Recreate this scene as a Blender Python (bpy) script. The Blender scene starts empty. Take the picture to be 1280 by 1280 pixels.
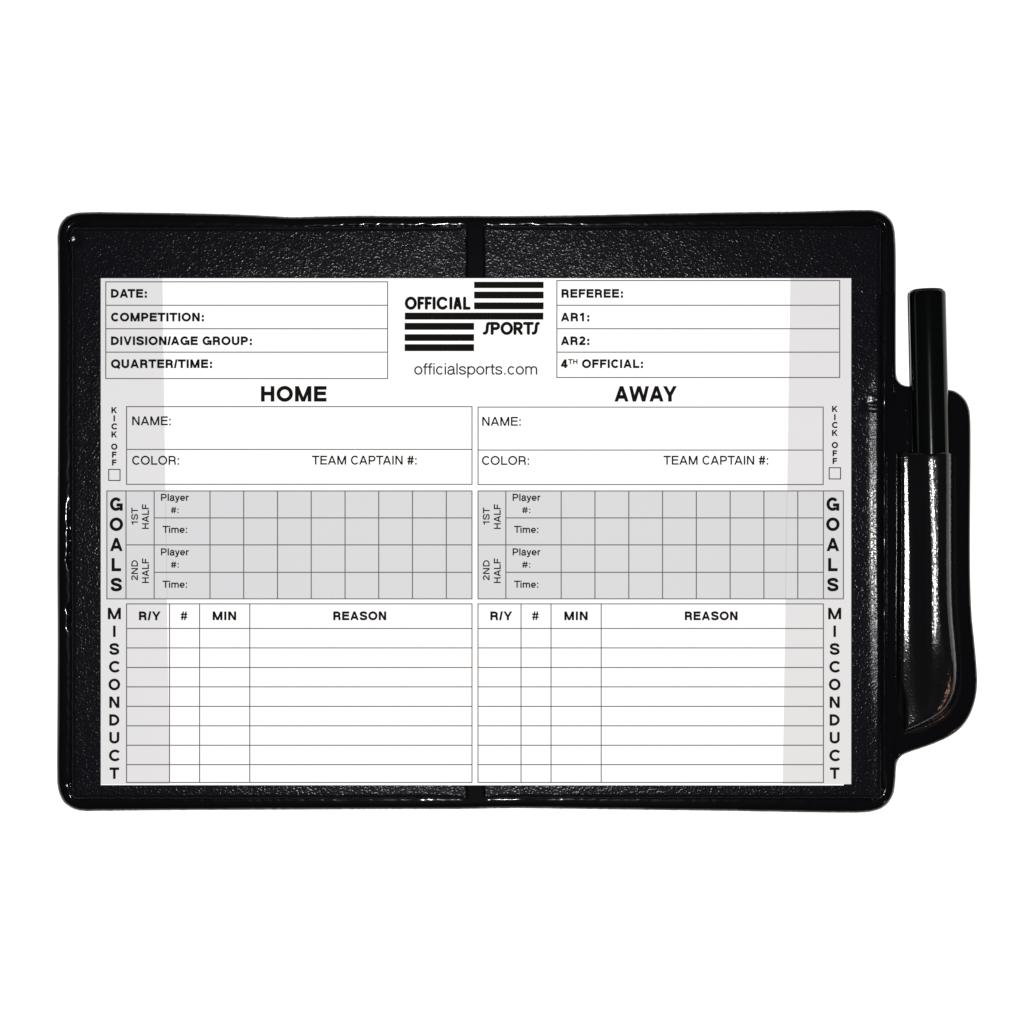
import bpy, math
import numpy as np
from mathutils import Vector

sc = bpy.context.scene
COL = sc.collection

# ------------------------------------------------------------------ camera, light, exposure
S = 0.00014            # metres per photograph pixel, measured on the table top
HC = 0.35              # lens height above the table
cam = bpy.data.cameras.new('camera')
cam.sensor_fit = 'HORIZONTAL'
cam.angle = 2 * math.atan(640 * S / HC)
cam.clip_start = 0.01
cam.clip_end = 50
cam_o = bpy.data.objects.new('camera', cam)
cam_o.location = (0, 0, HC)
COL.objects.link(cam_o)
sc.camera = cam_o

world = bpy.data.worlds.new('World')
sc.world = world
world.use_nodes = True
bgn = world.node_tree.nodes['Background']
bgn.inputs[0].default_value = (0.92, 0.96, 1.0, 1)
bgn.inputs[1].default_value = 0.035


def area_lamp(name, loc, target, size, power, color=(1, 1, 1), size_y=None):
    la = bpy.data.lights.new(name, 'AREA')
    la.energy = power
    la.color = color
    la.size = size
    if size_y:
        la.shape = 'RECTANGLE'
        la.size_y = size_y
    o = bpy.data.objects.new(name, la)
    o.location = loc
    d = Vector(target) - Vector(loc)
    o.rotation_euler = d.to_track_quat('-Z', 'Y').to_euler()
    COL.objects.link(o)
    return o


# the flash beside the lens, and an added warm light for the pouch glint
area_lamp('flash', (-0.021, -0.0168, 0.70), (0, 0, 0), 0.018, 6.5, (1.0, 0.995, 0.985))
area_lamp('added_glint_light', (0.34, -0.30, 0.24), (0.075, -0.03, 0), 0.034, 0.31, (1.0, 0.54, 0.33))

sc.view_settings.view_transform = 'Standard'
sc.view_settings.look = 'None'
sc.view_settings.gamma = 1
sc.view_settings.use_curve_mapping = False
sc.view_settings.exposure = 0
sc.cycles.max_bounces = 6


# ------------------------------------------------------------------ helpers
def P(px, py, z=0.0):
    """a measured point of the photograph, brought to its real place at height z (m)"""
    k = S * (1 - z / HC)
    return ((px - 640) * k, (640 - py) * k, z)


def tag(o, label=None, cat=None, kind=None):
    if label:
        o['label'] = label
    if cat:
        o['category'] = cat
    if kind:
        o['kind'] = kind
    return o


def empty(name, loc):
    o = bpy.data.objects.new(name, None)
    o.empty_display_size = 0.01
    o.location = loc
    COL.objects.link(o)
    return o


def link_mesh(name, me, mat, parent=None):
    me.materials.append(mat)
    o = bpy.data.objects.new(name, me)
    COL.objects.link(o)
    if parent is not None:
        o.parent = parent
        pl = Vector(parent.location)
        pp = parent.parent
        while pp is not None:
            pl += Vector(pp.location)
            pp = pp.parent
        o.location = -pl
    return o


def mesh_np(name, V, F4=None, F3=None, smooth=True):
    me = bpy.data.meshes.new(name)
    V = np.asarray(V, np.float32)
    fs = []
    if F4 is not None and len(F4):
        fs.append(np.asarray(F4, np.int32))
    if F3 is not None and len(F3):
        fs.append(np.asarray(F3, np.int32))
    loops = np.concatenate([f.ravel() for f in fs])
    tot = np.concatenate([np.full(len(f), f.shape[1], np.int32) for f in fs])
    start = np.concatenate([[0], np.cumsum(tot)[:-1]]).astype(np.int32)
    me.vertices.add(len(V))
    me.vertices.foreach_set('co', V.ravel())
    me.loops.add(len(loops))
    me.loops.foreach_set('vertex_index', loops)
    me.polygons.add(len(tot))
    me.polygons.foreach_set('loop_start', start)
    me.polygons.foreach_set('loop_total', tot)
    if smooth:
        me.polygons.foreach_set('use_smooth', np.ones(len(tot), bool))
    me.update(calc_edges=True)
    me.validate()
    return me


def material(name, color, rough=0.5, spec=0.5, bump=None):
    m = bpy.data.materials.new(name)
    m.use_nodes = True
    nt = m.node_tree
    b = nt.nodes['Principled BSDF']
    b.inputs['Base Color'].default_value = (*color, 1)
    b.inputs['Roughness'].default_value = rough
    b.inputs['Specular IOR Level'].default_value = spec
    if bump:
        tc = nt.nodes.new('ShaderNodeTexCoord')
        last = None
        for (kind, scale, strength, dist) in bump:
            t = nt.nodes.new('ShaderNodeTexNoise')
            t.inputs['Scale'].default_value = scale
            t.inputs['Detail'].default_value = 1.5
            t.inputs['Roughness'].default_value = 0.55
            out = t.outputs[0]
            nt.links.new(tc.outputs['Object'], t.inputs['Vector'])
            if kind == 'grain':                      # only the tops of the noise stand up, as scattered grains
                mr = nt.nodes.new('ShaderNodeMapRange')
                mr.interpolation_type = 'SMOOTHSTEP'
                mr.inputs['From Min'].default_value = 0.455
                mr.inputs['From Max'].default_value = 0.78
                nt.links.new(out, mr.inputs['Value'])
                out = mr.outputs[0]
            bn = nt.nodes.new('ShaderNodeBump')
            bn.inputs['Strength'].default_value = strength
            bn.inputs['Distance'].default_value = dist
            nt.links.new(out, bn.inputs['Height'])
            if last is not None:
                nt.links.new(last.outputs['Normal'], bn.inputs['Normal'])
            last = bn
        nt.links.new(last.outputs['Normal'], b.inputs['Normal'])
    return m


M_TABLE = material('white_table', (0.88, 0.88, 0.88), 0.9, 0.1)
M_GRAIN = material('grained_vinyl', (0.0030, 0.0031, 0.0046), 0.17, 0.055,
                   [('grain', 2700, 0.185, 0.00010), ('noise', 2600, 0.05, 0.00008), ('noise', 500, 0.09, 0.0001)])
M_POUCH = material('pouch_vinyl', (0.003, 0.003, 0.0035), 0.17, 0.33,
                   [('grain', 2500, 0.17, 0.0001), ('noise', 2600, 0.05, 0.00008), ('noise', 500, 0.06, 0.0001)])
M_SMOOTH = material('smooth_vinyl', (0.002, 0.002, 0.0025), 0.10, 0.10,
                    [('noise', 700, 0.10, 0.00006)])
M_PEN = material('pen_plastic', (0.0014, 0.0016, 0.0017), 0.10, 0.18, [('noise', 900, 0.06, 0.00005)])
M_PAPER = material('card_paper', (0.77, 0.77, 0.77), 0.9, 0.05)
M_BAND = material('pale_grey_print', (0.555, 0.555, 0.566), 0.9, 0.05)
M_SHADE = material('grey_print', (0.500, 0.510, 0.526), 0.9, 0.05)
M_EDGE = material('band_edge_print', (0.43, 0.432, 0.437), 0.9, 0.05)
M_LINE = material('line_ink', (0.10, 0.096, 0.096), 0.9, 0.02)
M_INK = material('black_ink', (0.006, 0.005, 0.005), 0.9, 0.02)
M_GREYINK = material('grey_ink', (0.02, 0.02, 0.02), 0.9, 0.02)


# ------------------------------------------------------------------ distance fields
def catmull(pts, n=6):
    pts = np.asarray(pts, float)
    out = []
    N = len(pts)
    for i in range(N):
        p0, p1, p2, p3 = pts[i - 1], pts[i], pts[(i + 1) % N], pts[(i + 2) % N]
        # centripetal parameters keep the tight corners from overshooting
        t0 = 0
        t1 = t0 + max(np.linalg.norm(p1 - p0), 1e-6) ** 0.5
        t2 = t1 + max(np.linalg.norm(p2 - p1), 1e-6) ** 0.5
        t3 = t2 + max(np.linalg.norm(p3 - p2), 1e-6) ** 0.5
        for k in range(n):
            t = t1 + (t2 - t1) * k / n
            a1 = (t1 - t) / (t1 - t0) * p0 + (t - t0) / (t1 - t0) * p1
            a2 = (t2 - t) / (t2 - t1) * p1 + (t - t1) / (t2 - t1) * p2
            a3 = (t3 - t) / (t3 - t2) * p2 + (t - t2) / (t3 - t2) * p3
            b1 = (t2 - t) / (t2 - t0) * a1 + (t - t0) / (t2 - t0) * a2
            b2 = (t3 - t) / (t3 - t1) * a2 + (t - t1) / (t3 - t1) * a3
            out.append((t2 - t) / (t2 - t1) * b1 + (t - t1) / (t2 - t1) * b2)
    return np.array(out)


def sdf_poly(poly):
    """signed distance in pixels, positive inside"""
    A = poly
    B = np.roll(poly, -1, axis=0)

    def f(x, y):
        d2 = np.full(x.shape, 1e12)
        ins = np.zeros(x.shape, bool)
        for (ax, ay), (bx, by) in zip(A, B):
            ex, ey = bx - ax, by - ay
            L = ex * ex + ey * ey
            if L < 1e-9:
                continue
            wx, wy = x - ax, y - ay
            t = np.clip((wx * ex + wy * ey) / L, 0, 1)
            d2 = np.minimum(d2, (wx - t * ex) ** 2 + (wy - t * ey) ** 2)
            c = ((ay <= y) != (by <= y))
            if ey != 0:
                ins ^= c & (x < ax + ex * (y - ay) / ey)
        d = np.sqrt(d2)
        return np.where(ins, d, -d)
    return f


def vnoise(x, y, cell, seed):
    r = np.random.RandomState(seed)
    T = r.rand(256, 256)
    u, v = x / cell, y / cell
    i, j = np.floor(u).astype(int), np.floor(v).astype(int)
    fu, fv = u - i, v - j
    fu = fu * fu * (3 - 2 * fu)
    fv = fv * fv * (3 - 2 * fv)
    g = lambda a, b: T[a % 256, b % 256]
    return ((g(i, j) * (1 - fu) + g(i + 1, j) * fu) * (1 - fv)
            + (g(i, j + 1) * (1 - fu) + g(i + 1, j + 1) * fu) * fv) * 2 - 1


def sstep(a, b, x):
    t = np.clip((x - a) / (b - a), 0, 1)
    return t * t * (3 - 2 * t)


def smin(a, b, k):
    h = np.clip(0.5 + 0.5 * (b - a) / k, 0, 1)
    return b * (1 - h) + a * h - k * h * (1 - h)


def relief(name, sdf, zfun, box, step, zlow, mat, parent):
    """a moulded sheet: a fine surface inside an outline, its rim closed down to zlow (mm)"""
    x0, y0, x1, y1 = box
    nx = int((x1 - x0) / step) + 1
    ny = int((y1 - y0) / step) + 1
    X, Y = np.meshgrid(x0 + np.arange(nx) * step, y0 + np.arange(ny) * step)
    X = X.ravel().astype(float)
    Y = Y.ravel().astype(float)
    D = sdf(X, Y)
    near = D > -step * 0.95
    idx = np.arange(nx * ny).reshape(ny, nx)
    a, b, c, d = idx[:-1, :-1].ravel(), idx[:-1, 1:].ravel(), idx[1:, 1:].ravel(), idx[1:, :-1].ravel()
    okf = near[a] & near[b] & near[c] & near[d] & ((D[a] + D[b] + D[c] + D[d]) > -step * 0.6)
    F = np.stack([a, d, c, b], 1)[okf]
    # the vertices of the rim slide onto the outline
    used = np.zeros(nx * ny, bool)
    used[F.ravel()] = True
    e = np.concatenate([F[:, [0, 1]], F[:, [1, 2]], F[:, [2, 3]], F[:, [3, 0]]])
    key = e[:, 0].astype(np.int64) * (nx * ny) + e[:, 1]
    rev = e[:, 1].astype(np.int64) * (nx * ny) + e[:, 0]
    rim = e[~np.isin(key, rev)]
    rv = np.unique(rim)
    for _ in range(3):
        h = 0.05
        px, py = X[rv], Y[rv]
        d0 = sdf(px, py)
        gx = (sdf(px + h, py) - sdf(px - h, py)) / (2 * h)
        gy = (sdf(px, py + h) - sdf(px, py - h)) / (2 * h)
        n = np.maximum(np.hypot(gx, gy), 0.3)
        X[rv] = px - gx / n * d0
        Y[rv] = py - gy / n * d0
    ids = np.nonzero(used)[0]
    remap = np.full(nx * ny, -1)
    remap[ids] = np.arange(len(ids))
    x, y = X[ids], Y[ids]
    z = zfun(x, y, np.maximum(sdf(x, y), 0)) * 1e-3
    k = S * (1 - z / HC)
    V = np.stack([(x - 640) * k, (640 - y) * k, z], 1)
    F = remap[F]
    rim = remap[rim]
    ru = np.unique(rim)
    lowmap = np.full(len(ids), -1)
    lowmap[ru] = len(V) + np.arange(len(ru))
    topmap = np.full(len(ids), -1)
    topmap[ru] = len(V) + len(ru) + np.arange(len(ru))
    low = V[ru].copy()
    low[:, 2] = zlow * 1e-3
    Vall = np.concatenate([V, low, V[ru]])
    W = np.stack([rim[:, 1], rim[:, 0], lowmap[rim[:, 0]], lowmap[rim[:, 1]]], 1)
    W[:, 0] = topmap[W[:, 0]]
    W[:, 1] = topmap[W[:, 1]]
    me = mesh_np(name, Vall, np.concatenate([F, W]))
    return link_mesh(name, me, mat, parent)


# ------------------------------------------------------------------ the table top
g = 3.0
me = mesh_np('tabletop', [(-g, -g, 0), (g, -g, 0), (g, g, 0), (-g, g, 0)], [(0, 1, 2, 3)], smooth=False)
tag(link_mesh('tabletop', me, M_TABLE), 'plain white surface the wallet lies on', 'table', 'structure')

# ------------------------------------------------------------------ the wallet
WALLET = catmull([
    (72, 310), (72, 292), (75, 281), (82, 271.5), (93, 266.5), (108, 265), (150, 265.2), (230, 266.3), (300, 268),
    (340, 270), (366, 271.2), (400, 270.4), (450, 269.5), (520, 270), (580, 269.6), (640, 269.8), (740, 268.6),
    (800, 267.3), (880, 265.8), (940, 264.8), (1000, 264.2), (1040, 263), (1074, 262.3), (1090, 262.6),
    (1101, 265), (1109, 270), (1115, 277), (1118, 286), (1119.3, 298), (1120, 320), (1120, 400), (1120, 500),
    (1120, 600), (1120, 700), (1120, 800), (1120, 900), (1120, 960), (1119, 980), (1116.5, 993), (1111, 1003),
    (1103, 1010), (1092, 1014), (1078, 1015.8), (1050, 1016), (1000, 1015.4), (920, 1014), (800, 1012.4),
    (700, 1011), (640, 1010.4), (570, 1011.5), (480, 1011.6), (360, 1012.2), (200, 1013), (125, 1013.8),
    (105, 1013.8), (93, 1011.5), (82, 1005), (75.5, 995), (72, 982), (71.3, 965), (71.6, 900), (72, 800),
    (71.6, 700), (72.2, 560), (72.6, 400)])
TAB = catmull([
    (1112, 440), (1119.5, 455), (1120.3, 467), (1121.5, 473), (1124.5, 478), (1129.5, 481.3), (1138, 482.8),
    (1150, 484.0), (1170, 485.8), (1185, 487), (1193, 488.6), (1201, 493.5), (1207.5, 501), (1211.5, 511), (1213, 525),
    (1213.4, 560), (1213, 620), (1212.6, 690), (1213.2, 735), (1214.8, 770), (1217.8, 800), (1220.5, 830),
    (1221.6, 852), (1220, 870), (1216, 885), (1209.5, 899), (1200, 911), (1187, 920.5), (1170, 928.5),
    (1150, 935.8), (1136, 940.5), (1128, 944.3), (1123.5, 949), (1121, 955), (1120, 964), (1118, 975), (1112, 985),
    (1106, 940), (1106, 800), (1106, 600), (1106, 480)])
sdW = sdf_poly(WALLET)
sdT = sdf_poly(TAB)


def sd_cover(x, y):
    return np.maximum(sdW(x, y), sdT(x, y))


def z_cover(x, y, d):
    w = sdW(x, y)
    t = sdT(x, y)
    wob = 0.7 * vnoise(x, y, 14, 3) + 0.9 * vnoise(x, y, 5, 4)
    wi = np.clip(w, 0, None)
    e = np.clip(wi / 6.0, 0, 1)
    rim = 1.2 + 1.2 * np.sqrt(1 - (1 - e) ** 2)
    spine = sstep(577, 584, x) * (1 - sstep(605, 612, x))
    deep = (0.5 * np.maximum.reduce([
        sstep(618, 640, y) * (1 - sstep(700, 715, y)) * (x < 200), sstep(752, 762, y) * (1 - sstep(776, 790, y)) * (x < 200),
        0.55 * sstep(330, 470, x) * (1 - sstep(640, 760, x)) * (y < 400),
        0.7 * sstep(604, 618, x) * (1 - sstep(640, 655, x)) * (y > 900),
        np.exp(-((x - 92) ** 2 + (y - 292) ** 2) / 260.0), np.exp(-((x - 1102) ** 2 + (y - 280) ** 2) / 200.0),
        np.exp(-((x - 1102) ** 2 + (y - 998) ** 2) / 200.0), np.exp(-((x - 88) ** 2 + (y - 992) ** 2) / 200.0)]))
    deep = 0.05 + deep * (0.30 + 0.75 * sstep(-0.35, 0.35, vnoise(x * 0.4 + 40, y, 6.0, 55) + 0.5 * (y < 400)))
    body = rim - deep * (1 - spine) * sstep(11.0, 15.5, wi + wob)                # the flat weld falls into the seam groove
    ti = np.clip(t, 0, None)
    e2 = np.clip(ti / 5.0, 0, 1)
    tab = 1.0 + 0.8 * np.sqrt(1 - (1 - e2) ** 2)
    # beside the pouch the wallet's edge runs on into the tab
    m = sstep(435, 520, y) * (1 - sstep(900, 985, y)) * sstep(1098, 1106, x)
    body = body * (1 - m) + (1.8 + 0.2 * np.exp(-((x + 0.2 * wob - 1106.3) / 2.0) ** 2)) * m
    z = np.maximum(np.where(w > 0, body, 0), np.where(t > 0, tab, 0))
    return z + 0.012 * vnoise(x, y, 22, 8)


wallet = empty('referee_wallet', (0, 0, 0))
tag(wallet, 'open black vinyl referee wallet with welded edges and pen pouch on its right side', 'wallet')
relief('cover', sd_cover, z_cover, (66, 256, 1228, 1024), 1.5, 0.0, M_SMOOTH, wallet)


def rrect(x0, y0, x1, y1, r4, n=6):
    """rounded rectangle, corner radii tl, tr, br, bl"""
    pts = []
    for (cx, cy, r, a0) in ((x0 + r4[0], y0 + r4[0], r4[0], 180), (x1 - r4[1], y0 + r4[1], r4[1], 270),
                            (x1 - r4[2], y1 - r4[2], r4[2], 0), (x0 + r4[3], y1 - r4[3], r4[3], 90)):
        for k in range(n + 1):
            a = math.radians(a0 + 90 * k / n)
            pts.append((cx + r * math.cos(a), cy + r * math.sin(a)))
    return pts


def panel_outline(pts):
    return sdf_poly(np.array(pts, float))


LEFT = rrect(87, 281.5, 586.0, 1001, (7, 2, 2, 9))
RIGHT = rrect(602.8, 280.0, 1104, 1000.5, (2, 7, 9, 2))
ZP = 3.2          # top of the padded panels, mm


def z_panel(side):
    def f(x, y, d):
        wob = 0.5 * vnoise(x, y, 7, 21) + 0.4 * vnoise(x, y, 3.2, 22)
        dd = np.clip(d + wob * sstep(0.3, 2, d) * (1 - sstep(5, 10, d)), 0, None)
        ds = np.abs(x - (586.0 if side == 'l' else 602.8))
        t = np.clip(dd / (7.0 - 3.8 * np.exp(-(ds / 12) ** 2)), 0, 1)
        z = 1.75 + (ZP - 1.75) * (1 - (1 - t) ** 2.4)
        z = z + 0.02 * vnoise(x, y, 46, 5) * sstep(8, 30, d) + 0.006 * vnoise(x, y, 9, 6)
        if side == 'r':
            # the stiff fold that runs down beside the pen pouch, and the crease across it
            xr = 1098.5 + 1.2 * np.sin(y / 140.0) + 2.2 * sstep(600, 860, y)
            w = sstep(430, 520, y) * (1 - 0.75 * sstep(820, 930, y))
            z = z + 0.225 * w * np.exp(-((x - xr) / 6.5) ** 2 / 2 * 1.35)
            c = np.exp(-((y - 506 - 0.12 * (x - 1090)) / 3.0) ** 2) * sstep(1076, 1086, x)
            z = z - 0.16 * c + 0.10 * np.exp(-((y - 499) / 4.5) ** 2) * sstep(1078, 1087, x)
        # the film puckers where the weld turns the corners
        for (cx, cy, rx, ry, sx, sy, zc) in ((91.5, 299.0, 9.0, 8.0, .148, .114, 2.75), (1097.5, 283.5, 3.4, 3.4, -.152, .119, 2.6),
                                             (1098, 995.0, 3.4, 3.4, -.151, -.094, 2.6), (89.5, 989.5, 2.8, 2.8, .149, -.092, 2.6),
                                             (1087.5, 501.0, 6.5, 5.5, -.150, .052, 3.24), (1092.5, 511.5, 10.5, 2.6, -.150, .050, 3.26)):
            ax, ay = x - cx, y - cy
            q = (ax / rx) ** 2 + (ay / ry) ** 2
            wgt = np.exp(-q * q)
            facet = zc - 0.14 * (sx * ax + sy * ay) - 0.006 * q + 0.009 * vnoise(x, y, 3.0, 77)
            z = z * (1 - wgt) + facet * wgt
        return np.maximum(z, 1.75)
    return f


def keep_flat_under_card(f):
    def q(x, y, d):
        z = f(x, y, d)
        inside = (x > 120) & (x < 1070) & (y > 342) & (y < 988)
        return np.where(inside, np.minimum(z, ZP), z)
    return q


relief('pocket_panel', panel_outline(LEFT), keep_flat_under_card(z_panel('l')), (84, 276, 590, 1006), 1.5, 1.5, M_GRAIN, wallet)
relief('pocket_panel', panel_outline(RIGHT), keep_flat_under_card(z_panel('r')), (600, 276, 1110, 1006), 1.5, 1.5, M_GRAIN, wallet)

SLEEVE = np.array([
    (1121.5, 566.5), (1140, 565.2), (1165, 565.2), (1185, 566.2), (1196.5, 568), (1197, 620), (1196.8, 700), (1197.4, 745),
    (1199, 775), (1201.8, 805), (1204.6, 832), (1205.4, 850), (1204, 866), (1200, 879), (1193, 891), (1183, 901),
    (1170, 909), (1152, 917), (1136, 923), (1126, 926.5), (1122, 925), (1121, 918), (1120.6, 850), (1120.6, 750), (1121, 650)])
sdS = sdf_poly(SLEEVE)
PROF_X = np.array([1114, 1120.5, 1122.5, 1125, 1127.5, 1130, 1133, 1137, 1142, 1150, 1158, 1164, 1169, 1174, 1240])
PROF_Z = np.array([1.8, 1.8, 2.3, 3.3, 4.25, 4.62, 4.67, 4.75, 5.05, 5.8, 6.6, 7.0, 7.15, 7.2, 7.2])
_fx = np.arange(1114, 1241, 0.5)
_k = np.exp(-(np.arange(-6, 7) / 2.6) ** 2)
_fz = np.convolve(np.pad(np.interp(_fx, PROF_X, PROF_Z), 6, mode='edge'), _k / _k.sum(), 'valid')
EDGE_D = np.array([0, 3.6, 5, 6.2, 8, 10.5, 14, 20, 30, 400])
EDGE_Z = np.array([1.76, 1.86, 2.3, 3.7, 5.2, 6.1, 6.7, 7.2, 8.2, 9.5])


def z_sleeve(x, y, d):
    shift = np.interp(y, [560, 600, 690, 800, 860], [-4.5, -3.0, 0, 0.5, 2.0])
    xs = x - shift * sstep(1124, 1150, x) - np.interp(y, [566, 690, 830], [-0.5, 0, -2.0]) * (1 - sstep(1124, 1150, x))
    gz = np.interp(xs, _fx, _fz)
    tt = np.clip((y - 785) / 145.0, 0, 1)
    taper = 1 - 0.48 * tt ** 3 * (tt * (6 * tt - 15) + 10)
    gz = gz + 0.055 * np.minimum(((y - 672) / 120.0) ** 2, 1.6) * np.clip(x - 1127, 0, 9) * 0.14 * (1 - sstep(1140, 1155, x))
    gz = 1.8 + (gz - 1.8) * taper
    # distance to the closed sides only; the mouth at the top stays open over the pen
    dside = np.where(y < 640, np.minimum(d + 0, 400), d)
    right = 1196.8 - x
    dside = np.where(y < 700, np.maximum(np.minimum(right, 60), 0), dside)
    blendy = sstep(640, 700, y)
    de = np.where((y >= 640) & (y < 700), (1 - blendy) * np.clip(right, 0, 60) + blendy * np.maximum(d, 0), dside)
    ez = np.interp(de * (1 - 0.42 * sstep(805, 885, y)), EDGE_D, EDGE_Z)
    leftside = 1 - sstep(1122, 1150, x)
    ez = ez + 4.0 * leftside * (1 - sstep(820, 900, y))
    z = smin(gz, ez, 0.45 + 2.0 * sstep(815, 880, y))
    lip = np.clip((y - 565.5) / 6.0, 0, 1)
    z = z - 0.55 * (1 - np.sqrt(1 - (1 - lip) ** 2)) * sstep(1122, 1130, x)
    z = z + 0.03 * np.exp(-((y - 574.5) / 2.5) ** 2)
    z = z + 0.010 * vnoise(x, y, 12, 31) + 0.03 * vnoise(x, y, 60, 32)
    return np.maximum(z, 1.74)


relief('pen_sleeve', sdS, z_sleeve, (1116, 560, 1212, 932), 0.75, 1.5, M_POUCH, wallet)

# ------------------------------------------------------------------ the pen
ZPEN = 3.85e-3
RP = 22.8 * S * (1 - ZPEN / HC)
A0 = Vector(P(1159.0, 361.8, ZPEN))
A1 = Vector(P(1163.5, 566.0, ZPEN))
axis = (A1 - A0).normalized()
TIP = A0 + axis * (445 * S)
pen = empty('pen', (A0.x, A0.y, 0))
tag(pen, 'black glossy pen standing out of the wallet pouch on the right', 'pen')


def lathe(name, prof, mat, parent, seg=64):
    """profile of (distance along the axis, radius), turned about the pen's axis"""
    u = axis
    side = u.cross(Vector((0, 0, 1))).normalized()
    up = side.cross(u).normalized()
    V, F = [], []
    for (t, r) in prof:
        for k in range(seg):
            a = 2 * math.pi * k / seg
            V.append(A0 + u * t + side * (r * math.cos(a)) + up * (r * math.sin(a)))
    for i in range(len(prof) - 1):
        for k in range(seg):
            k2 = (k + 1) % seg
            F.append((i * seg + k, i * seg + k2, (i + 1) * seg + k2, (i + 1) * seg + k))
    return link_mesh(name, mesh_np(name, [tuple(v) for v in V], F), mat, parent)


L = 430 * S
lathe('barrel', [(0.00035, RP * 0.5), (0.00032, RP * 0.90), (0.0004, RP * 0.955), (0.0006, RP * 0.985), (0.0010, RP), (0.012, RP), (190 * S, RP), (203.5 * S, RP), (205 * S, RP), (206 * S, RP), (212 * S, RP * 0.8),
                 (L * 0.78, RP * 0.7), (L * 0.90, RP * 0.6), (L * 0.97, RP * 0.3), (L, RP * 0.15), (L, 0.00001)], M_PEN, pen)
lathe('end_plug', [(-0.00012, 0.00001), (-0.0001, RP * 0.5), (0.0, RP * 0.82), (0.0002, RP * 0.885), (0.0005, RP * 0.9), (0.0006, RP * 0.5)], M_PEN, pen)

# ------------------------------------------------------------------ the score card and its printing
ZC = 3.5          # top of the card, mm
card = empty('score_card', (P(595, 665, ZC * 1e-3)[0], P(595, 665, ZC * 1e-3)[1], ZP * 1e-3))
tag(card, 'white printed match record card with grey goals tables lying on the wallet', 'card')


class Ink:
    """flat printing that lies on the card; coordinates are pixels measured on the photograph"""
    def __init__(self, z):
        self.V, self.F, self.z, self.n = [], [], z, 0

    def quad(self, pts, dz=0.0):
        i = len(self.V)
        for (x, y) in pts:
            self.V.append(P(x, y, (self.z + dz) * 1e-3))
        self.F.append(tuple(range(i, i + len(pts))))

    def rect(self, x0, y0, x1, y1, dz=0.0):
        self.quad([(x0, y1), (x1, y1), (x1, y0), (x0, y0)], dz)

    def hline(self, x0, x1, y, w=1.3):
        self.rect(x0, y - w / 2, x1, y + w / 2, 0.0)

    def vline(self, x, y0, y1, w=1.3):
        self.rect(x - w / 2, y0, x + w / 2, y1, 0.006)

    def stroke(self, pts, w, dz=0.0, caps=False):
        for q in strip(pts, w):
            ar = sum(q[k][0] * q[(k + 1) % 4][1] - q[(k + 1) % 4][0] * q[k][1] for k in range(4))
            self.quad(q if ar < 0 else q[::-1], dz)
        p = pts
        if caps:
            for c in (p[0], p[-1]):
                self.quad([(c[0] + w / 2 * math.cos(-2 * math.pi * k / 14), c[1] + w / 2 * math.sin(-2 * math.pi * k / 14)) for k in range(14)], dz + 0.001)

    def build(self, name, mat, parent):
        me = bpy.data.meshes.new(name)
        me.from_pydata(self.V, [], self.F)
        me.update()
        return link_mesh(name, me, mat, parent)


# ---- a plain grotesque alphabet drawn with a pen of any weight (cap height 1, baseline 0)
def arc(cx, cy, rx, ry, a0, a1, n=18):
    n = max(4, int(abs(a1 - a0) / 360 * 2 * n))
    return [(cx + rx * math.cos(math.radians(a0 + (a1 - a0) * k / n)), cy + ry * math.sin(math.radians(a0 + (a1 - a0) * k / n))) for k in range(n + 1)]


def bez(p0, p1, p2, p3, n=8):
    return [tuple((1 - t) ** 3 * a + 3 * (1 - t) ** 2 * t * b + 3 * (1 - t) * t * t * c + t ** 3 * d
                  for a, b, c, d in zip(p0, p1, p2, p3)) for t in [k / n for k in range(n + 1)]]


def ess(w, H, s, o=0.0):
    h = s / 2
    x0, x1, xm = h, w - h, w / 2
    t, b = H + o - h, -o + h
    ml, mr = H * 0.735, H * 0.265
    c = 0.56
    p = bez((x1 - 0.01, H * 0.68), (x1 - 0.02, H * 0.86), (xm + (x1 - xm) * c, t), (xm, t))
    p += bez((xm, t), (xm - (xm - x0) * c, t), (x0 + .01, ml + (t - ml) * c), (x0 + .01, ml))
    p += bez((x0 + .01, ml), (x0 + .01, H * 0.56), (xm - w * 0.15, H * 0.55), (xm, H * 0.505))
    p += bez((xm, H * 0.505), (xm + w * 0.18, H * 0.455), (x1, H * 0.44), (x1, mr))
    p += bez((x1, mr), (x1, mr - (mr - b) * c), (xm + (x1 - xm) * c, b), (xm, b))
    p += bez((xm, b), (xm - (xm - x0) * c, b), (x0, H * 0.13), (x0, H * 0.33))
    return p


XH = 0.73


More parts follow.
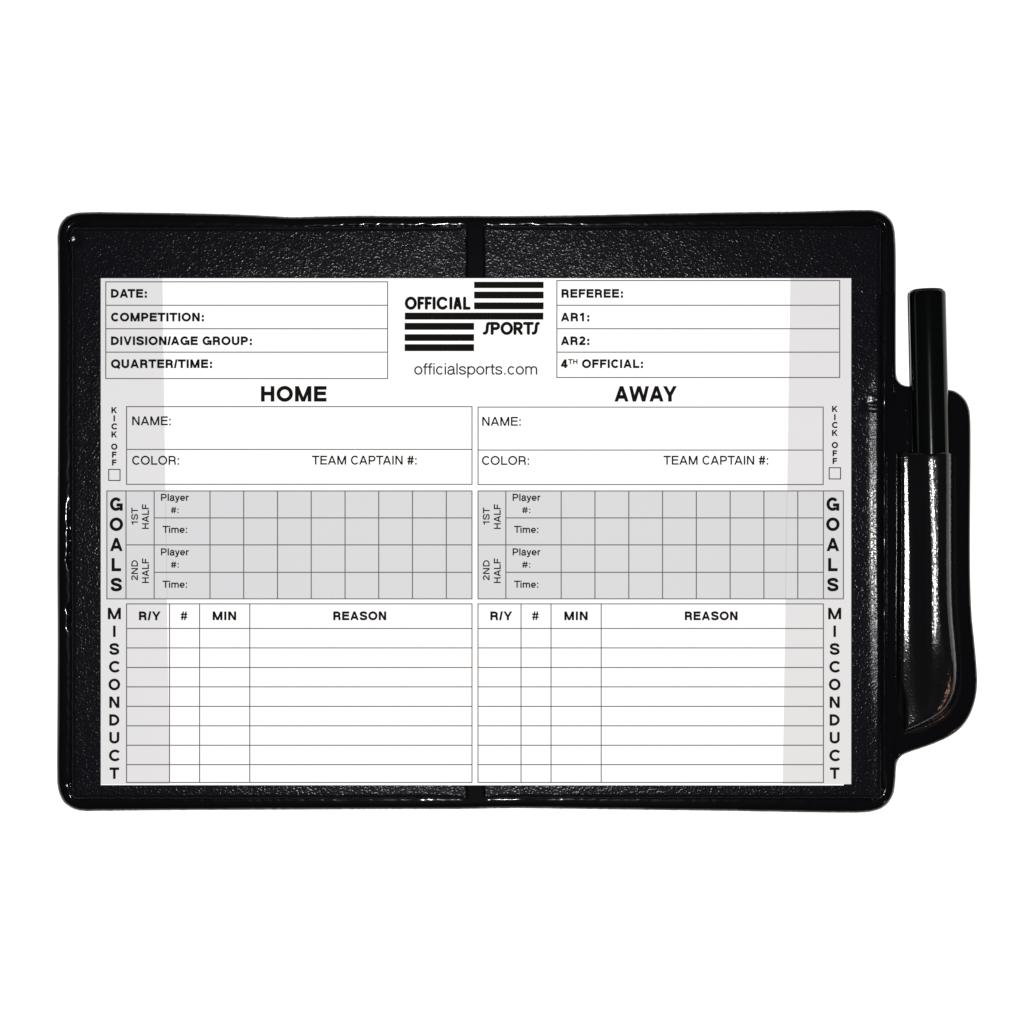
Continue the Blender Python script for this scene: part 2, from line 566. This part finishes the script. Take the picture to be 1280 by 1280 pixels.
def glyph(ch, s):
    """-> (advance, list of ('s', polyline) or ('d', x0, y0, x1, y1) slanted bars with level ends)"""
    h = s / 2
    lsb = 0.085 if s < 0.18 else 0.062
    lr = 0.045 if s < 0.18 else 0.036
    o = 0.015

    def out(w, lb, rb, items):
        def mv(it):
            if it[0] == 's':
                return ('s', [(x + lb, y) for x, y in it[1]])
            return ('d', it[1] + lb, it[2], it[3] + lb, it[4])
        return (w + lb + rb, [mv(i) for i in items])
    st = lambda *p: ('s', list(p))
    dg = lambda a, b, c, d: ('d', a, b, c, d)
    hd = s * 0.54
    if ch == 'A':
        w = 0.93
        return out(w, .02, .02, [dg(hd, 0, w / 2 - .0, 1), dg(w - hd, 0, w / 2, 1), st((w * .2, .30), (w * .8, .30))])
    if ch == 'C':
        w = 0.90
        return out(w, lr, -.03, [('s', arc(w / 2, .5, w / 2 - h, .5 + o - h, 40, 320))])
    if ch == 'D':
        w = 0.84
        r = .42
        return out(w, lsb, lr, [st((h, 0), (h, 1)), ('s', [(h, 1 - h)] + arc(w - h - r, .5, r, .5 - h, 90, -90) + [(h, h)])])
    if ch == 'E':
        w = 0.74
        return out(w, lsb, .05, [st((h, 0), (h, 1)), st((h, 1 - h), (w, 1 - h)), st((h, .53), (w - .04, .53)), st((h, h), (w, h))])
    if ch == 'F':
        w = 0.70
        return out(w, lsb, .035, [st((h, 0), (h, 1)), st((h, 1 - h), (w, 1 - h)), st((h, .50), (w - .06, .50))])
    if ch == 'G':
        w = 0.94
        return out(w, lr, lsb * .9, [('s', arc(w / 2 - .01, .5, w / 2 - h - .01, .5 + o - h, 38, 318)), st((w / 2 + .02, .44), (w - .01, .44)),
                                     st((w - h * .8, .44 + h), (w - h * .8, 0))])
    if ch == 'H':
        w = 0.80
        return out(w, lsb, lsb, [st((h, 0), (h, 1)), st((w - h, 0), (w - h, 1)), st((h, .52), (w - h, .52))])
    if ch in 'I|':
        return out(s, lsb, lsb, [st((h, 0), (h, 1))])
    if ch == 'K':
        w = 0.86
        return out(w, lsb, .0, [st((h, 0), (h, 1)), dg(h + .06, .36, w - hd * 1.15 - .03, 1), dg(w * .40, .60, w - hd * 1.15, 0)])
    if ch == 'L':
        w = 0.67
        return out(w, lsb, .03, [st((h, 0), (h, 1)), st((h, h), (w, h))])
    if ch == 'M':
        w = 0.97
        return out(w, lsb, lsb, [st((h, 0), (h, 1)), st((w - h, 0), (w - h, 1)), dg(h * 1.1, 1, w / 2, 0), dg(w - h * 1.1, 1, w / 2, 0)])
    if ch == 'N':
        w = 0.80
        return out(w, lsb, lsb, [st((h, 0), (h, 1)), st((w - h, 0), (w - h, 1)), dg(h * 1.1, 1, w - h * 1.1, 0)])
    if ch in 'OQ':
        w = 0.97
        it = [('s', arc(w / 2, .5, w / 2 - h, .5 + o - h, 0, 360, 22))]
        if ch == 'Q':
            it.append(st((w * .58, .25), (w * .93, -.04)))
        return out(w, lr, lr, it)
    if ch in 'PR':
        w = 0.76 if ch == 'P' else 0.82
        bw = 0.76
        yb = .43 if ch == 'P' else .46
        ry = (1 - h - yb) / 2
        it = [st((h, 0), (h, 1)), ('s', [(h, 1 - h), (bw - h - .26, 1 - h)] + arc(bw - h - .24, yb + ry, .24, ry, 90, -90, 14) + [(h, yb)])]
        if ch == 'R':
            it.append(('s', bez((bw * .55, yb), (w - h - .03, yb + .01), (w - h - .06, .30), (w - h - .055, .16)) + [(w - h - .03, 0.0)]))
        return out(w, lsb, .04 if ch == 'P' else .02, it)
    if ch == 'S':
        w = 0.82
        return out(w, lr * .8, lr * .8, [('s', ess(w, 1, s, o))])
    if ch == 'T':
        w = 0.80
        return out(w, .015, .015, [st((0, 1 - h), (w, 1 - h)), st((w / 2, 0), (w / 2, 1))])
    if ch == 'U':
        w = 0.80
        return out(w, lsb, lsb, [('s', [(h, 1), (h, .36)] + arc(w / 2, .36, w / 2 - h, .36 - h + o, 180, 360) + [(w - h, 1)])])
    if ch == 'V':
        w = 0.90
        return out(w, .015, .015, [dg(hd, 1, w / 2, 0), dg(w - hd, 1, w / 2, 0)])
    if ch == 'W':
        w = 1.30
        return out(w, .015, .015, [dg(hd, 1, w * .275, 0), dg(w / 2, 1, w * .275, 0), dg(w / 2, 1, w * .725, 0), dg(w - hd, 1, w * .725, 0)])
    if ch == 'Y':
        w = 0.90
        return out(w, .01, .01, [dg(hd, 1, w / 2, .38), dg(w - hd, 1, w / 2, .38), st((w / 2, 0), (w / 2, .45))])
    if ch == '/':
        w = 0.40
        return out(w, .0, .0, [dg(h * .9, -.01, w - h * .9, 1.01)])
    if ch == ':':
        q = s * 1.1
        return out(q, .10, .10, [st((q / 2, 0), (q / 2, q)), st((q / 2, XH - q), (q / 2, XH))])
    if ch == '.':
        q = s * 1.15
        return out(q, .11, .11, [st((q / 2, 0), (q / 2, q))])
    if ch == '#':
        w = 0.74
        t = s * .78
        return out(w, .02, .02, [dg(w * .22, 0, w * .40, 1), dg(w * .60, 0, w * .78, 1), st((.03, .34), (w - .03, .34)), st((.03, .67), (w - .03, .67))])
    if ch == '1':
        w = 0.44
        return out(w, .10, .17, [st((w - h, 0), (w - h, 1)), ('s', [(0.0, .76)] + bez((0.02, .76), (w - h - .12, .77), (w - h, .86), (w - h, 1)))])
    if ch == '2':
        w = 0.68
        p = arc(w / 2, .70, w / 2 - h, .30 - h + o, 170, 0, 14)
        p += bez((w - h, .70), (w - h, .50), (h + .12, .40), (h + .04, h + .02))
        return out(w, .05, .05, [('s', p), st((0.02, h), (w, h))])
    if ch == '4':
        w = 0.72
        return out(w, .03, .03, [st((w * .68, 0), (w * .68, 1)), st((0.02, .29), (w, .29)), dg(h * .9, .29, w * .68 - .02, .98)])
    # lower case
    if ch == 'a':
        w = 0.66
        rb = .19
        return out(w, .025, .02, [('s', [(h + .02, XH * .70)] + bez((h + .02, XH * .70), (h + .06, XH + o), (w - h - .06, XH + .09), (w - h - .06, XH * .68)) + [(w - h - .06, .13), (w - .02, .03)]),
                                 ('s', bez((w - h - .06, XH * .60), (w * .55, XH * .52), (h, XH * .60), (h, .21)) + bez((h, .21), (h, -.06), (w - h - .06, .0), (w - h - .06, .27)))])
    if ch == 'c':
        w = 0.64
        return out(w, .025, .01, [('s', arc(w / 2, XH / 2, w / 2 - h, XH / 2 + o - h, 40, 320, 14))])
    if ch == 'e':
        w = 0.68
        return out(w, .025, .025, [('s', [(w - h, XH / 2)] + arc(w / 2, XH / 2, w / 2 - h, XH / 2 + o - h, 0, 318, 16)), st((h, XH / 2 - .01), (w - h * .2, XH / 2 - .01))])
    if ch == 'f':
        w = 0.37
        return out(w, .02, .01, [('s', [(w * .45, 0), (w * .45, .80)] + bez((w * .45, .80), (w * .45, 1.02 - h), (w * .7, 1.0 - h), (w, 1.0 - h))), st((0, XH - h), (w, XH - h))])
    if ch == 'i':
        return out(s, .065, .065, [st((h, 0), (h, XH)), st((h, 1 - s), (h, 1))])
    if ch == 'l':
        return out(s, .065, .065, [st((h, 0), (h, 1))])
    if ch == 'm':
        w = 1.0
        r = (w / 2 - h) / 2
        m1 = [(h, 0), (h, .45)] + arc(h + r, .47, r, XH + o - h - .47, 180, 0, 10) + [(w / 2, 0)]
        m2 = [(w / 2, .45)] + arc(w / 2 + r, .47, r, XH + o - h - .47, 180, 0, 10) + [(w - h, 0)]
        return out(w, .065, .065, [st((h, 0), (h, XH)), ('s', m1), ('s', m2)])
    if ch == 'o':
        w = 0.69
        return out(w, .025, .025, [('s', arc(w / 2, XH / 2, w / 2 - h, XH / 2 + o - h, 0, 360, 16))])
    if ch == 'p':
        w = 0.68
        return out(w, .065, .025, [st((h, -.28), (h, XH)), ('s', arc(w / 2, XH / 2, w / 2 - h, XH / 2 + o - h, 0, 360, 16))])
    if ch == 'r':
        w = 0.38
        return out(w, .065, .0, [st((h, 0), (h, XH)), ('s', bez((h, .40), (h, XH - h), (w * .6, XH - h + .01), (w, XH - h)))])
    if ch == 's':
        w = 0.60
        return out(w, .02, .02, [('s', ess(w, XH, s, o))])
    if ch == 't':
        w = 0.35
        return out(w, .02, .02, [('s', [(w * .45, .92), (w * .45, .20)] + bez((w * .45, .20), (w * .45, h), (w * .65, h), (w, h + .005))), st((0, XH - h), (w, XH - h))])
    if ch == 'y':
        w = 0.66
        return out(w, -.01, -.01, [dg(hd, XH, w / 2 + .01, 0.03), ('s', [(w - hd, XH), (w / 2 + .01, 0.03)] + bez((w / 2 + .01, .03), (w * .44, -.16), (w * .40, -.27 + h), (w * .10, -.27 + h)))])
    return (0.38, [])


KERN = {'AT': -.11, 'TA': -.11, 'AW': -.05, 'WA': -.05, 'AY': -.10, 'Ti': -.05, 'AV': -.07, 'Pl': 0, '/A': -.08, 'ff': -.01, '1S': -.02}


def strip(pts, w):
    """quads of a pen stroke of width w along pts"""
    p = np.array(pts, float)
    keep = [0] + [i for i in range(1, len(p)) if np.hypot(*(p[i] - p[i - 1])) > 1e-4]
    p = p[keep]
    n = len(p)
    closed = n > 3 and np.hypot(*(p[0] - p[-1])) < 1e-3
    A, B = [], []
    for i in range(n):
        if closed and i in (0, n - 1):
            a, b = p[1] - p[0], p[-1] - p[-2]
        else:
            a = p[min(i + 1, n - 1)] - p[min(i, n - 2)]
            b = p[max(i, 1)] - p[max(i - 1, 0)]
        a = a / np.hypot(*a)
        b = b / np.hypot(*b)
        t = a + b
        t = t / max(np.hypot(*t), 1e-6)
        nrm = np.array([-t[1], t[0]])
        m = w / 2 / max(np.dot(nrm, np.array([-a[1], a[0]])), 0.45)
        A.append(p[i] + nrm * m)
        B.append(p[i] - nrm * m)
    return [[A[i], A[i + 1], B[i + 1], B[i]] for i in range(n - 1)]


def outlines(text, s, kx):
    """quads of a line of text, cap height 1, widths stretched by kx while the pen keeps its weight"""
    x, prev, quads, n = 0.0, '', [], 0
    for ch in text:
        adv, its = glyph(ch, s)
        x += KERN.get(prev + ch, 0)
        for it in its:
            n += 1
            if it[0] == 's':
                qs = strip([((a + x) * kx, b) for a, b in it[1]], s)
            else:
                _, ax, ay, bx, by = it
                if ay > by:
                    ax, ay, bx, by = bx, by, ax, ay
                ax, bx = (ax + x) * kx, (bx + x) * kx
                hw = s / 2 * math.hypot(bx - ax, by - ay) / (by - ay) * (0.97 if s < 0.18 else 0.90)
                qs = [[(ax - hw, ay), (ax + hw, ay), (bx + hw, by), (bx - hw, by)]]
            quads += [(n, q) for q in qs]
        x += adv
        prev = ch
    xs = [p[0] for _, q in quads for p in q]
    return quads, min(xs), max(xs)


def write(ink, text, x0, x1, base, cap, s, rot=False):
    """set a line of lettering between x0 and x1 on a baseline; rot: reading upwards, x0/x1 are then y (bottom, top)"""
    want = abs(x1 - x0) / cap
    kx = 1.0
    for _ in range(4):
        quads, lo, hi = outlines(text, s, kx)
        kx *= want / (hi - lo)
    quads, lo, hi = outlines(text, s, kx)
    for n, q in quads:
        if rot:
            q = [(base - b * cap, x0 - (a - lo) * cap) for a, b in q]
        else:
            q = [(x0 + (a - lo) * cap, base - b * cap) for a, b in q]
        ar = sum(q[k][0] * q[(k + 1) % 4][1] - q[(k + 1) % 4][0] * q[k][1] for k in range(4))
        ink.quad(q if ar < 0 else q[::-1], 0.0012 * (n % 5))


WIDTHS = {'I': 0.0, 'M': 1.14, 'O': 1.02, 'G': 0.97, 'A': 0.96, 'C': 0.94, 'N': 0.88, 'D': 0.88, 'U': 0.87, 'S': 0.86, 'T': 0.84, 'K': 0.92, 'L': 0.72, 'F': 0.74}


def stack(ink, text, cx, tops, cap, s):
    for ch, t in zip(text, tops):
        w = (WIDTHS[ch] or s) * cap
        write(ink, ch, cx - w / 2, cx + w / 2, t + cap, cap, s)


BOLD, REG, MED, LIGHT = 0.25, 0.168, 0.179, 0.128

# the sheet: a thin card with real edges and the little notch at its lower right
out_ = [(126, 347.8), (1064, 347.8), (1064, 980.2), (1055, 980.2), (1054.6, 981.8), (126, 981.4)]
n = len(out_)
V = [P(x, y, ZC * 1e-3) for x, y in out_] + [P(x, y, (ZP + 0.06) * 1e-3) for x, y in out_]
F = [tuple(range(n))[::-1], tuple(range(n, 2 * n))] + [(i, (i + 1) % n, n + (i + 1) % n, n + i) for i in range(n)]
me = bpy.data.meshes.new('sheet')
me.from_pydata(V, [], F)
me.update()
link_mesh('sheet', me, M_PAPER, card)


def bandx(side, y):
    return (203.0 + (y - 348) * (212.0 - 203.0) / 633) if side == 'l' else (988.0 - (y - 348) * (988.0 - 978.4) / 633)


for side in 'lr':
    k = Ink(ZC + 0.02)
    for a, b in ((347.8, 980.2),):
        if side == 'l':
            k.quad([(126, b), (bandx('l', b), b), (bandx('l', a), a), (126, a)])
        else:
            k.quad([(bandx('r', b), b), (1064, b), (1064, a), (bandx('r', a), a)])
    k.build('grey_band', M_BAND, card)

# ---- logo
lg = Ink(ZC + 0.08)
Z = lambda v, w: (500 + v / 7.11, 250 + w / 7.11)
SW = 3.85


def lst(pts):
    lg.n += 1
    lg.stroke([Z(*p) for p in pts], SW, 0.0012 * (lg.n % 4), caps=True)


def zarc(cx, cy, rx, ry, a0, a1):
    return [(x, 2 * cy - y) for x, y in arc(cx, cy, rx, ry, a0, a1, 20)]


lst(zarc(96, 917, 40, 45, 0, 360))
lst([(169, 962), (169, 872), (205, 872)]); lst([(169, 917), (198, 917)])
lst([(234, 962), (234, 872), (272, 872)]); lst([(234, 917), (265, 917)])
lst([(303, 872), (303, 962)])
lst(zarc(378, 917, 40, 45, 42, 318))
lst([(452, 872), (452, 962)])
lst([(488, 962), (506, 876), (518, 876), (536, 962)]); lst([(498, 935), (526, 935)])
lst([(574, 872), (574, 962), (614, 962)])
for ox in (0, 435):
    lst([(748 + ox, 1184)] + [(a + ox, b) for a, b in bez((748, 1184), (772, 1184), (772, 1166), (775, 1140))]
        + [(a + ox, b) for a, b in bez((775, 1140), (778, 1108), (776, 1096), (795, 1097))])
lst([(819, 1186), (819, 1097), (850, 1097)] + zarc(852, 1120, 24, 23, 90, -90) + [(822, 1143)])
lst(zarc(949, 1141, 42, 45, 0, 360))
lst([(1022, 1186), (1022, 1097), (1052, 1097)] + zarc(1054, 1120, 24, 23, 90, -90) + [(1026, 1143)]); lst([(1050, 1145), (1078, 1186)])
lst([(1106, 1097), (1176, 1097)]); lst([(1141, 1097), (1141, 1186)])
logo = lg.build('logo', M_INK, card)
for (x0, x1, y0, y1) in ((592.6, 679.5, 352.2, 360.1), (592.6, 679.5, 364.5, 373.1), (592.6, 679.5, 378, 386.6),
                         (506, 679.2, 390.8, 399.5), (505.8, 592.6, 403.6, 412.3), (505.8, 592.6, 417.7, 426.2), (505.8, 592.6, 430.2, 438.9)):
    k = Ink(ZC + 0.08)
    k.rect(x0, y0, x1, y1)
    k.build('stripe', M_INK, logo)
k = Ink(ZC + 0.08)
write(k, 'officialsports.com', 517.7, 671.6, 468.3, 14.4, LIGHT)
k.build('web_address', M_GREYINK, card)


def table(name, x0, y0, x1, y1, vs, hs, parent, label=None, r=0.0):
    k = Ink(ZC + 0.05)
    h = 0.575
    k.hline(x0 - h, x1 + h, y0)
    k.hline(x0 - h, x1 + h, y1)
    for (y, a, b) in hs:
        k.hline(a, b, y)
    k.vline(x0, y0, y1)
    k.vline(x1, y0, y1)
    for (x, a, b) in vs:
        k.vline(x, a, b)
    return k.build(name, M_LINE, parent)


TZ = ZC + 0.08
# ---- match details
t = table('details_table', 132.2, 352.3, 484.5, 473.2, [], [(y, 132, 484.5) for y in (381.6, 410.9, 440.2)], card)
for txt, x1, b in (('DATE:', 183.6, 372.2), ('COMPETITION:', 254.9, 401.8), ('DIVISION/AGE GROUP:', 314.9, 431.4), ('QUARTER/TIME:', 265.1, 460.1)):
    k = Ink(TZ)
    write(k, txt, 138.7, x1, b, 10.9, BOLD)
    k.build('lettering', M_INK, t)
t = table('details_table', 696.1, 350.7, 1049.6, 471.9, [], [(y, 696, 1049.6) for y in (381.6, 410.9, 440.2)], card)
k = Ink(TZ)
for txt, a, x1, b, c in (('REFEREE:', 701.9, 778.8, 372.2, 10.9), ('AR1:', 701.0, 736.7, 401.8, 10.9), ('AR2:', 701.0, 736.7, 431.4, 10.9),
                         ('4', 701.0, 709.5, 460.1, 10.9), ('TH', 710.2, 721.9, 455.2, 6.3), ('OFFICIAL:', 727.4, 803.8, 460.1, 10.9)):
    write(k, txt, a, x1, b, c, BOLD if c > 8 else 0.22)
    if txt.endswith(':'):
        k.build('lettering', M_INK, t)
        k = Ink(TZ)

# ---- headings
for txt, a, b in (('HOME', 326.2, 408.2), ('AWAY', 768.0, 846.2)):
    k = Ink(TZ)
    write(k, txt, a, b, 502.0, 19.4, 0.24)
    k.build('heading', M_INK, card)

# ---- the two halves of the form
KO = {'l': ((508.9, 519.1, 529.2, 539.2, 554.5, 564.5, 574.3), 142.8, (135.9, 586.8, 150.0, 600.6)),
      'r': ((507.4, 517.7, 527.4, 537.3, 552.5, 562.8, 572.4), 1043.6, (1036.5, 584.7, 1050.7, 598.7))}
for side in 'lr':
    Lh = side == 'l'
    tops, cx, bx = KO[side]
    k = Ink(ZC + 0.05)
    w = 1.2
    k.hline(bx[0] - w / 2, bx[2] + w / 2, bx[1], w)
    k.hline(bx[0] - w / 2, bx[2] + w / 2, bx[3], w)
    k.vline(bx[0], bx[1], bx[3], w)
    k.vline(bx[2], bx[1], bx[3], w)
    kb = k.build('kick_off_box', M_GREYINK, card)
    k = Ink(TZ)
    stack(k, 'KICKOFF', cx, tops, 7.7, 0.24)
    k.build('lettering', M_INK, kb)

    # team name
    if Lh:
        t = table('team_table', 158.2, 508.3, 590, 605.4, [], [(561.8, 158, 590)], card)
        rows = (('NAME:', 165.2, 213.5, 531.6), ('COLOR:', 165.1, 223.8, 581.0), ('TEAM CAPTAIN #:', 390.0, 520.8, 580.8))
    else:
        t = table('team_table', 597.6, 508.9, 1029, 605.7, [], [(562.6, 597.6, 1029)], card)
        rows = (('NAME:', 602.7, 651.0, 532.3), ('COLOR:', 602.4, 661.4, 581.2), ('TEAM CAPTAIN #:', 829.3, 960.3, 580.9))
    for txt, a, b, y in rows:
        k = Ink(TZ)
        write(k, txt, a, b, y, 11.2, REG)
        k.build('lettering', M_INK, t)

    # goals
    if Lh:
        x0, x1, xa, xb = 133.6, 590.0, 157.5, 590.0
        cell = [262.5, 304.6, 346.9, 389.0, 431.3, 473.4, 515.6, 557.9]
        v0, hx, gx, th = 192.7, 192.7, 145.4, [157.5]
        lx, nx, tx, sx = (201.2, 236.0), (213.8, 223.3), (203.2, 233.8), (172.4, 186.1)
    else:
        x0, x1, xa, xb = 597.5, 1054.3, 597.5, 1029.3
        cell = [701.5, 743.7, 786.0, 828.2, 870.4, 912.7, 954.9, 997.2]
        v0, hx, gx, th = 632.3, 632.3, 1041.1, [1029.3]
        lx, nx, tx, sx = (640.8, 675.5), (652.8, 662.8), (642.6, 672.9), (612.0, 625.9)
    yt, ym = 613.7, 748.6
    vs = [(x, yt, ym) for x in cell + [v0] + th]
    hs = [(647.4, hx, xb), (681.1, xa, xb), (715.4, hx, xb)]
    t = table('goals_table', x0, yt, x1, ym, vs, hs, card)
    k = Ink(ZC + 0.035)
    k.rect(x0, yt, x1, ym)
    k.build('shading', M_SHADE, t)
    k = Ink(ZC + 0.043)
    a, b = (bandx(side, yt), bandx(side, ym))
    k.quad([(b - .5, ym), (b + .5, ym), (a + .5, yt), (a - .5, yt)])
    k.build('band_edge', M_EDGE, t)
    for dy in (0, 68.2):
        k = Ink(TZ)
        write(k, 'Player', lx[0], lx[1], 626.1 + dy, 8.9, MED)
        write(k, '#:', nx[0], nx[1], 641.5 + dy, 7.8, MED)
        k.build('lettering', M_INK, t)
        k = Ink(TZ)
        write(k, 'Time:', tx[0], tx[1], 666.2 + dy * 1.005, 8.9, MED)
        k.build('lettering', M_INK, t)
    k = Ink(TZ)
    write(k, '1ST', 655.8, 634.4, sx[0], 8.3, MED, rot=True)
    write(k, 'HALF', 661.2, 630.2, sx[1], 8.6, MED, rot=True)
    k.build('lettering', M_INK, t)
    k = Ink(TZ)
    write(k, '2ND', 725.4, 700.2, sx[0], 8.3, MED, rot=True)
    write(k, 'HALF', 728.8, 698.0, sx[1], 8.6, MED, rot=True)
    k.build('lettering', M_INK, t)
    k = Ink(TZ)
    stack(k, 'GOALS', gx, (621.9, 647.1, 672.4, 697.6, 722.5), 16.5, 0.235)
    k.build('title', M_INK, t)

    # misconduct
    if Lh:
        x0, x1 = 158.2, 590.0
        vs = [211.9, 249.5, 312.2]
        hd_ = (('R/Y', 173.7, 200.8), ('#', 225.9, 234.1), ('MIN', 265.8, 295.2), ('REASON', 416.6, 482.8))
        mx = 142.9
    else:
        x0, x1 = 597.5, 1029.3
        vs = [651.3, 688.8, 751.5]
        hd_ = (('R/Y', 612.9, 640.4), ('#', 665.2, 673.3), ('MIN', 705.4, 734.6), ('REASON', 856.0, 922.0))
        mx = 1043.4
    ys = [785.6, 809.9, 834.4, 858.6, 883.0, 907.3, 931.6, 955.8]
    t = table('misconduct_table', x0, 754.9, x1, 978.1, [(x, 754.9, 978.1) for x in vs], [(y, x0, x1) for y in ys], card)
    for txt, a, b in hd_:
        k = Ink(TZ)
        write(k, txt, a, b, 775.3, 11.0, BOLD if txt != '#' else 0.17)
        k.build('lettering', M_INK, t)
    k = Ink(TZ)
    stack(k, 'MISCONDUCT', mx, [759.8 + 22.17 * i for i in range(10)], 14.3, 0.222)
    k.build('title', M_INK, t)
